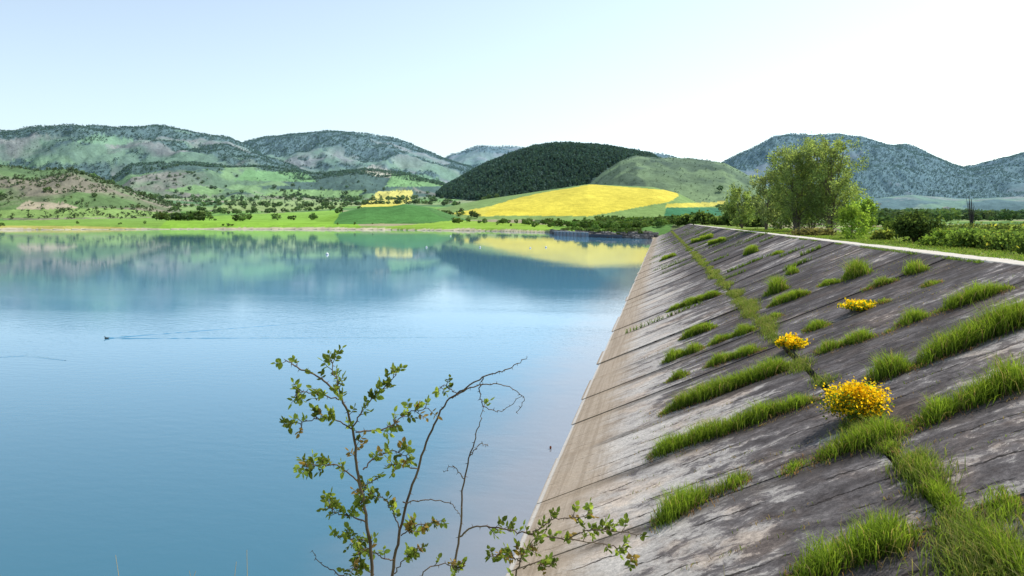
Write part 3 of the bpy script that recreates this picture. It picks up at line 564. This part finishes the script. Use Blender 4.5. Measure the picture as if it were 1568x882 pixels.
# ---------------------------------------------------------------- foreground rose bush
def fp(px,py,d):
    x,y=xy(px,d);return np.array([float(x),float(y),CZ+(HY-py)*d/F0])
par=bpy.data.objects.new('wild_rose_bush',None);link(par);st=Acc();lf=Acc()
def stem(P,d0,d1,r0,r1,leafy=0,thorn=True):
    m=len(P);dd=np.linspace(d0,d1,m);Q=np.array([fp(p[0],p[1],dd[i]) for i,p in enumerate(P)]);S_=spline(Q,7);S_+=rng.normal(0,.003,S_.shape)
    R_=np.linspace(r0,r1,len(S_));V,F=tube(S_,R_,6);st.add(V,F,(1,1,1))
    T=np.gradient(S_,axis=0);T/=np.linalg.norm(T,axis=1)[:,None]
    if thorn:
        for i in range(2,len(S_),2):
            n_=np.cross(T[i],rng.normal(size=3));n_/=np.linalg.norm(n_);V,F=tube([S_[i],S_[i]+n_*(R_[i]+.012)-T[i]*.003],[.0022,.0004],4);st.add(V,F,(1,1,1))
    n=int(leafy*1.8)
    for k in range(n):
        i=rng.integers(max(1,len(S_)//5),len(S_));o=S_[i];n_=np.cross(T[i],rng.normal(size=3));n_/=np.linalg.norm(n_);dirv=n_*.8+T[i]*.5+np.array([0,0,.35]);dirv/=np.linalg.norm(dirv)
        L=rng.uniform(.02,.06);e=o+dirv*L;mid=(o+e)/2+rng.normal(0,.004,3);V,F=tube(np.array([o,mid,e]),[.0018,.0014,.0009],4);st.add(V,F,(1,1,1))
        side=np.cross(dirv,rng.normal(size=3));side/=np.linalg.norm(side)
        red=rng.random()<.17;base=np.array([.27,.18,.07]) if red else np.array([.19,.235,.055])*rng.uniform(.45,1.5)
        for q,sg in ((.45,1),(.45,-1),(.75,1),(.75,-1),(1.,0)):
            b0=o+(e-o)*q;ld=(side*sg*.9+dirv*(.5 if sg else 1)+rng.normal(0,.25,3));ld/=np.linalg.norm(ld);wv_=np.cross(ld,rng.normal(size=3));wv_/=np.linalg.norm(wv_);up_=np.cross(wv_,ld)
            Ll=rng.uniform(.018,.034);ww=Ll*.32
            pts=[b0,b0+ld*Ll*.3+wv_*ww+up_*.002,b0+ld*Ll*.7+wv_*ww*.8+up_*.002,b0+ld*Ll,b0+ld*Ll*.7-wv_*ww*.8+up_*.002,b0+ld*Ll*.3-wv_*ww+up_*.002,b0+ld*Ll*.5-up_*.002]
            lf.add(pts,[[0,1,6],[1,2,6],[2,3,6],[3,4,6],[4,5,6],[5,0,6]],base*rng.uniform(.8,1.2))
stem([(572,1010),(570,882),(562,800),(548,720),(541,660),(522,612),(492,580),(455,562),(438,552)],3.5,3.3,.0085,.002,10)
stem([(522,612),(512,575),(508,545)],3.4,3.4,.003,.0015,6)
stem([(541,655),(560,622),(585,595),(608,572)],3.4,3.5,.0035,.0015,9)
stem([(522,612),(490,605),(462,600),(450,608)],3.38,3.3,.003,.0015,7)
stem([(541,660),(505,640),(470,645),(432,652)],3.4,3.3,.003,.0015,10)
stem([(545,662),(590,655),(625,632),(655,625)],3.4,3.55,.0035,.0015,10)
stem([(590,1010),(600,882),(615,800),(640,720),(665,650),(690,610),(740,578),(780,565),(808,547)],3.6,3.7,.0085,.0015,0)
stem([(690,610),(725,592),(760,588),(800,606),(792,632)],3.65,3.8,.0035,.0012,0)
stem([(700,604),(680,590),(668,600)],3.66,3.6,.0025,.0012,3)
stem([(740,578),(735,600),(742,622),(768,628),(800,605)],3.7,3.75,.003,.0012,0)
stem([(690,1010),(697,882),(704,800),(714,720),(730,665),(740,625)],3.6,3.7,.0075,.0015,1)
stem([(712,735),(695,715),(680,722)],3.65,3.6,.0025,.001,0);stem([(720,700),(735,680),(748,682)],3.65,3.7,.0025,.001,0)
stem([(552,740),(515,712),(490,712),(464,716)],3.45,3.35,.0035,.0015,11)
stem([(556,720),(575,700),(605,690),(622,700)],3.45,3.55,.0035,.0015,9)
stem([(562,800),(535,790),(512,785),(502,768)],3.5,3.4,.0035,.0015,9)
stem([(565,830),(545,825),(520,822)],3.5,3.4,.003,.0015,7)
stem([(562,790),(552,770),(560,745),(580,730)],3.5,3.45,.003,.0015,9)
stem([(612,810),(600,780),(590,765),(570,760)],3.6,3.5,.003,.0015,7)
stem([(613,820),(640,805),(668,798)],3.6,3.6,.003,.0015,8)
stem([(618,770),(655,765),(690,772),(706,790)],3.6,3.6,.003,.0012,0)
stem([(602,860),(580,850),(560,840),(548,848)],3.6,3.5,.003,.0015,8);stem([(603,880),(625,850),(650,835)],3.6,3.6,.003,.0015,7);stem([(572,880),(550,868),(540,872)],3.5,3.4,.003,.0015,7);stem([(640,900),(655,870),(690,865),(700,875)],3.5,3.5,.003,.0015,6)
stem([(640,720),(610,710),(590,715)],3.62,3.6,.003,.0012,4)
stem([(704,822),(730,806),(770,810),(810,818),(860,825),(905,830),(945,838),(968,852)],3.6,3.2,.004,.0015,14)
stem([(810,818),(830,808),(850,795),(900,790)],3.4,3.3,.003,.0015,7)
stem([(870,826),(900,812),(940,812),(978,818)],3.3,3.2,.003,.0015,7)
stem([(760,1000),(790,882),(800,850),(815,830)],3.3,3.3,.005,.0015,7)
stem([(798,860),(780,852),(755,850)],3.3,3.3,.003,.0015,7);stem([(800,870),(822,862),(840,868)],3.3,3.3,.003,.0015,5)
stem([(560,900),(520,880),(490,862),(478,842)],3.4,3.4,.003,.001,0,)
st.make('stems',M_TWIG,parent=par,smooth=True);lf.make('leaves',M_LEAF,parent=par)
a=Acc()
for (p0,p1) in [((186,960),(177,850)),((300,960),(290,874)),((372,960),(378,842)),((260,960),(300,874)),((340,980),(362,860)),((1110,1000),(1108,865))]:
    A=fp(*p0,3.4);B=fp(*p1,3.5);P_=spline([A,(A+B)/2+[.01,0,0],B],5);V,F=tube(P_,np.linspace(.002,.001,len(P_)),4);a.add(V,F,(.4,.33,.2))
a.make('dry_grass_stalks',M_FAR)

# ---------------------------------------------------------------- light and sky
sc=bpy.context.scene
w=bpy.data.worlds.new('World');sc.world=w;w.use_nodes=True;nt=w.node_tree;bg=nt.nodes['Background'];sk=nt.nodes.new('ShaderNodeTexSky');sk.sky_type='NISHITA';sk.sun_disc=False
EL,AZ=math.radians(50),math.radians(48)
sk.sun_elevation=EL;sk.sun_rotation=AZ;sk.altitude=300;sk.air_density=1.;sk.dust_density=1.2;sk.ozone_density=1.5
hs=nt.nodes.new('ShaderNodeHueSaturation');hs.inputs['Saturation'].default_value=.62;hs.inputs['Value'].default_value=1.34;nt.links.new(sk.outputs[0],hs.inputs['Color'])
mxw=nt.nodes.new('ShaderNodeMix');mxw.data_type='RGBA';mxw.blend_type='MULTIPLY';mxw.inputs[0].default_value=1.;nt.links.new(hs.outputs[0],mxw.inputs[6]);mxw.inputs[7].default_value=(.94,1.01,1.02,1)
nt.links.new(mxw.outputs[2],bg.inputs[0]);bg.inputs[1].default_value=.15
from mathutils import Vector
sd=Vector((math.sin(AZ)*math.cos(EL),math.cos(AZ)*math.cos(EL),math.sin(EL)))
L=bpy.data.lights.new('sun','SUN');L.energy=5.0;L.angle=math.radians(.5);L.color=(1,.95,.88);so=link(bpy.data.objects.new('sun',L));so.rotation_euler=(-sd).to_track_quat('-Z','Y').to_euler();so.location=(50,50,120)
cam=bpy.data.cameras.new('camera');cam.sensor_width=36;cam.lens=36*F0/1568;cam.shift_y=-(441-HY)/1568;cam.clip_start=.1;cam.clip_end=60000
co=link(bpy.data.objects.new('camera',cam));co.location=(0,0,CZ);co.rotation_euler=(math.radians(90),0,TH);sc.camera=co
sc.view_settings.view_transform='Standard';sc.view_settings.look='None';sc.view_settings.exposure=0
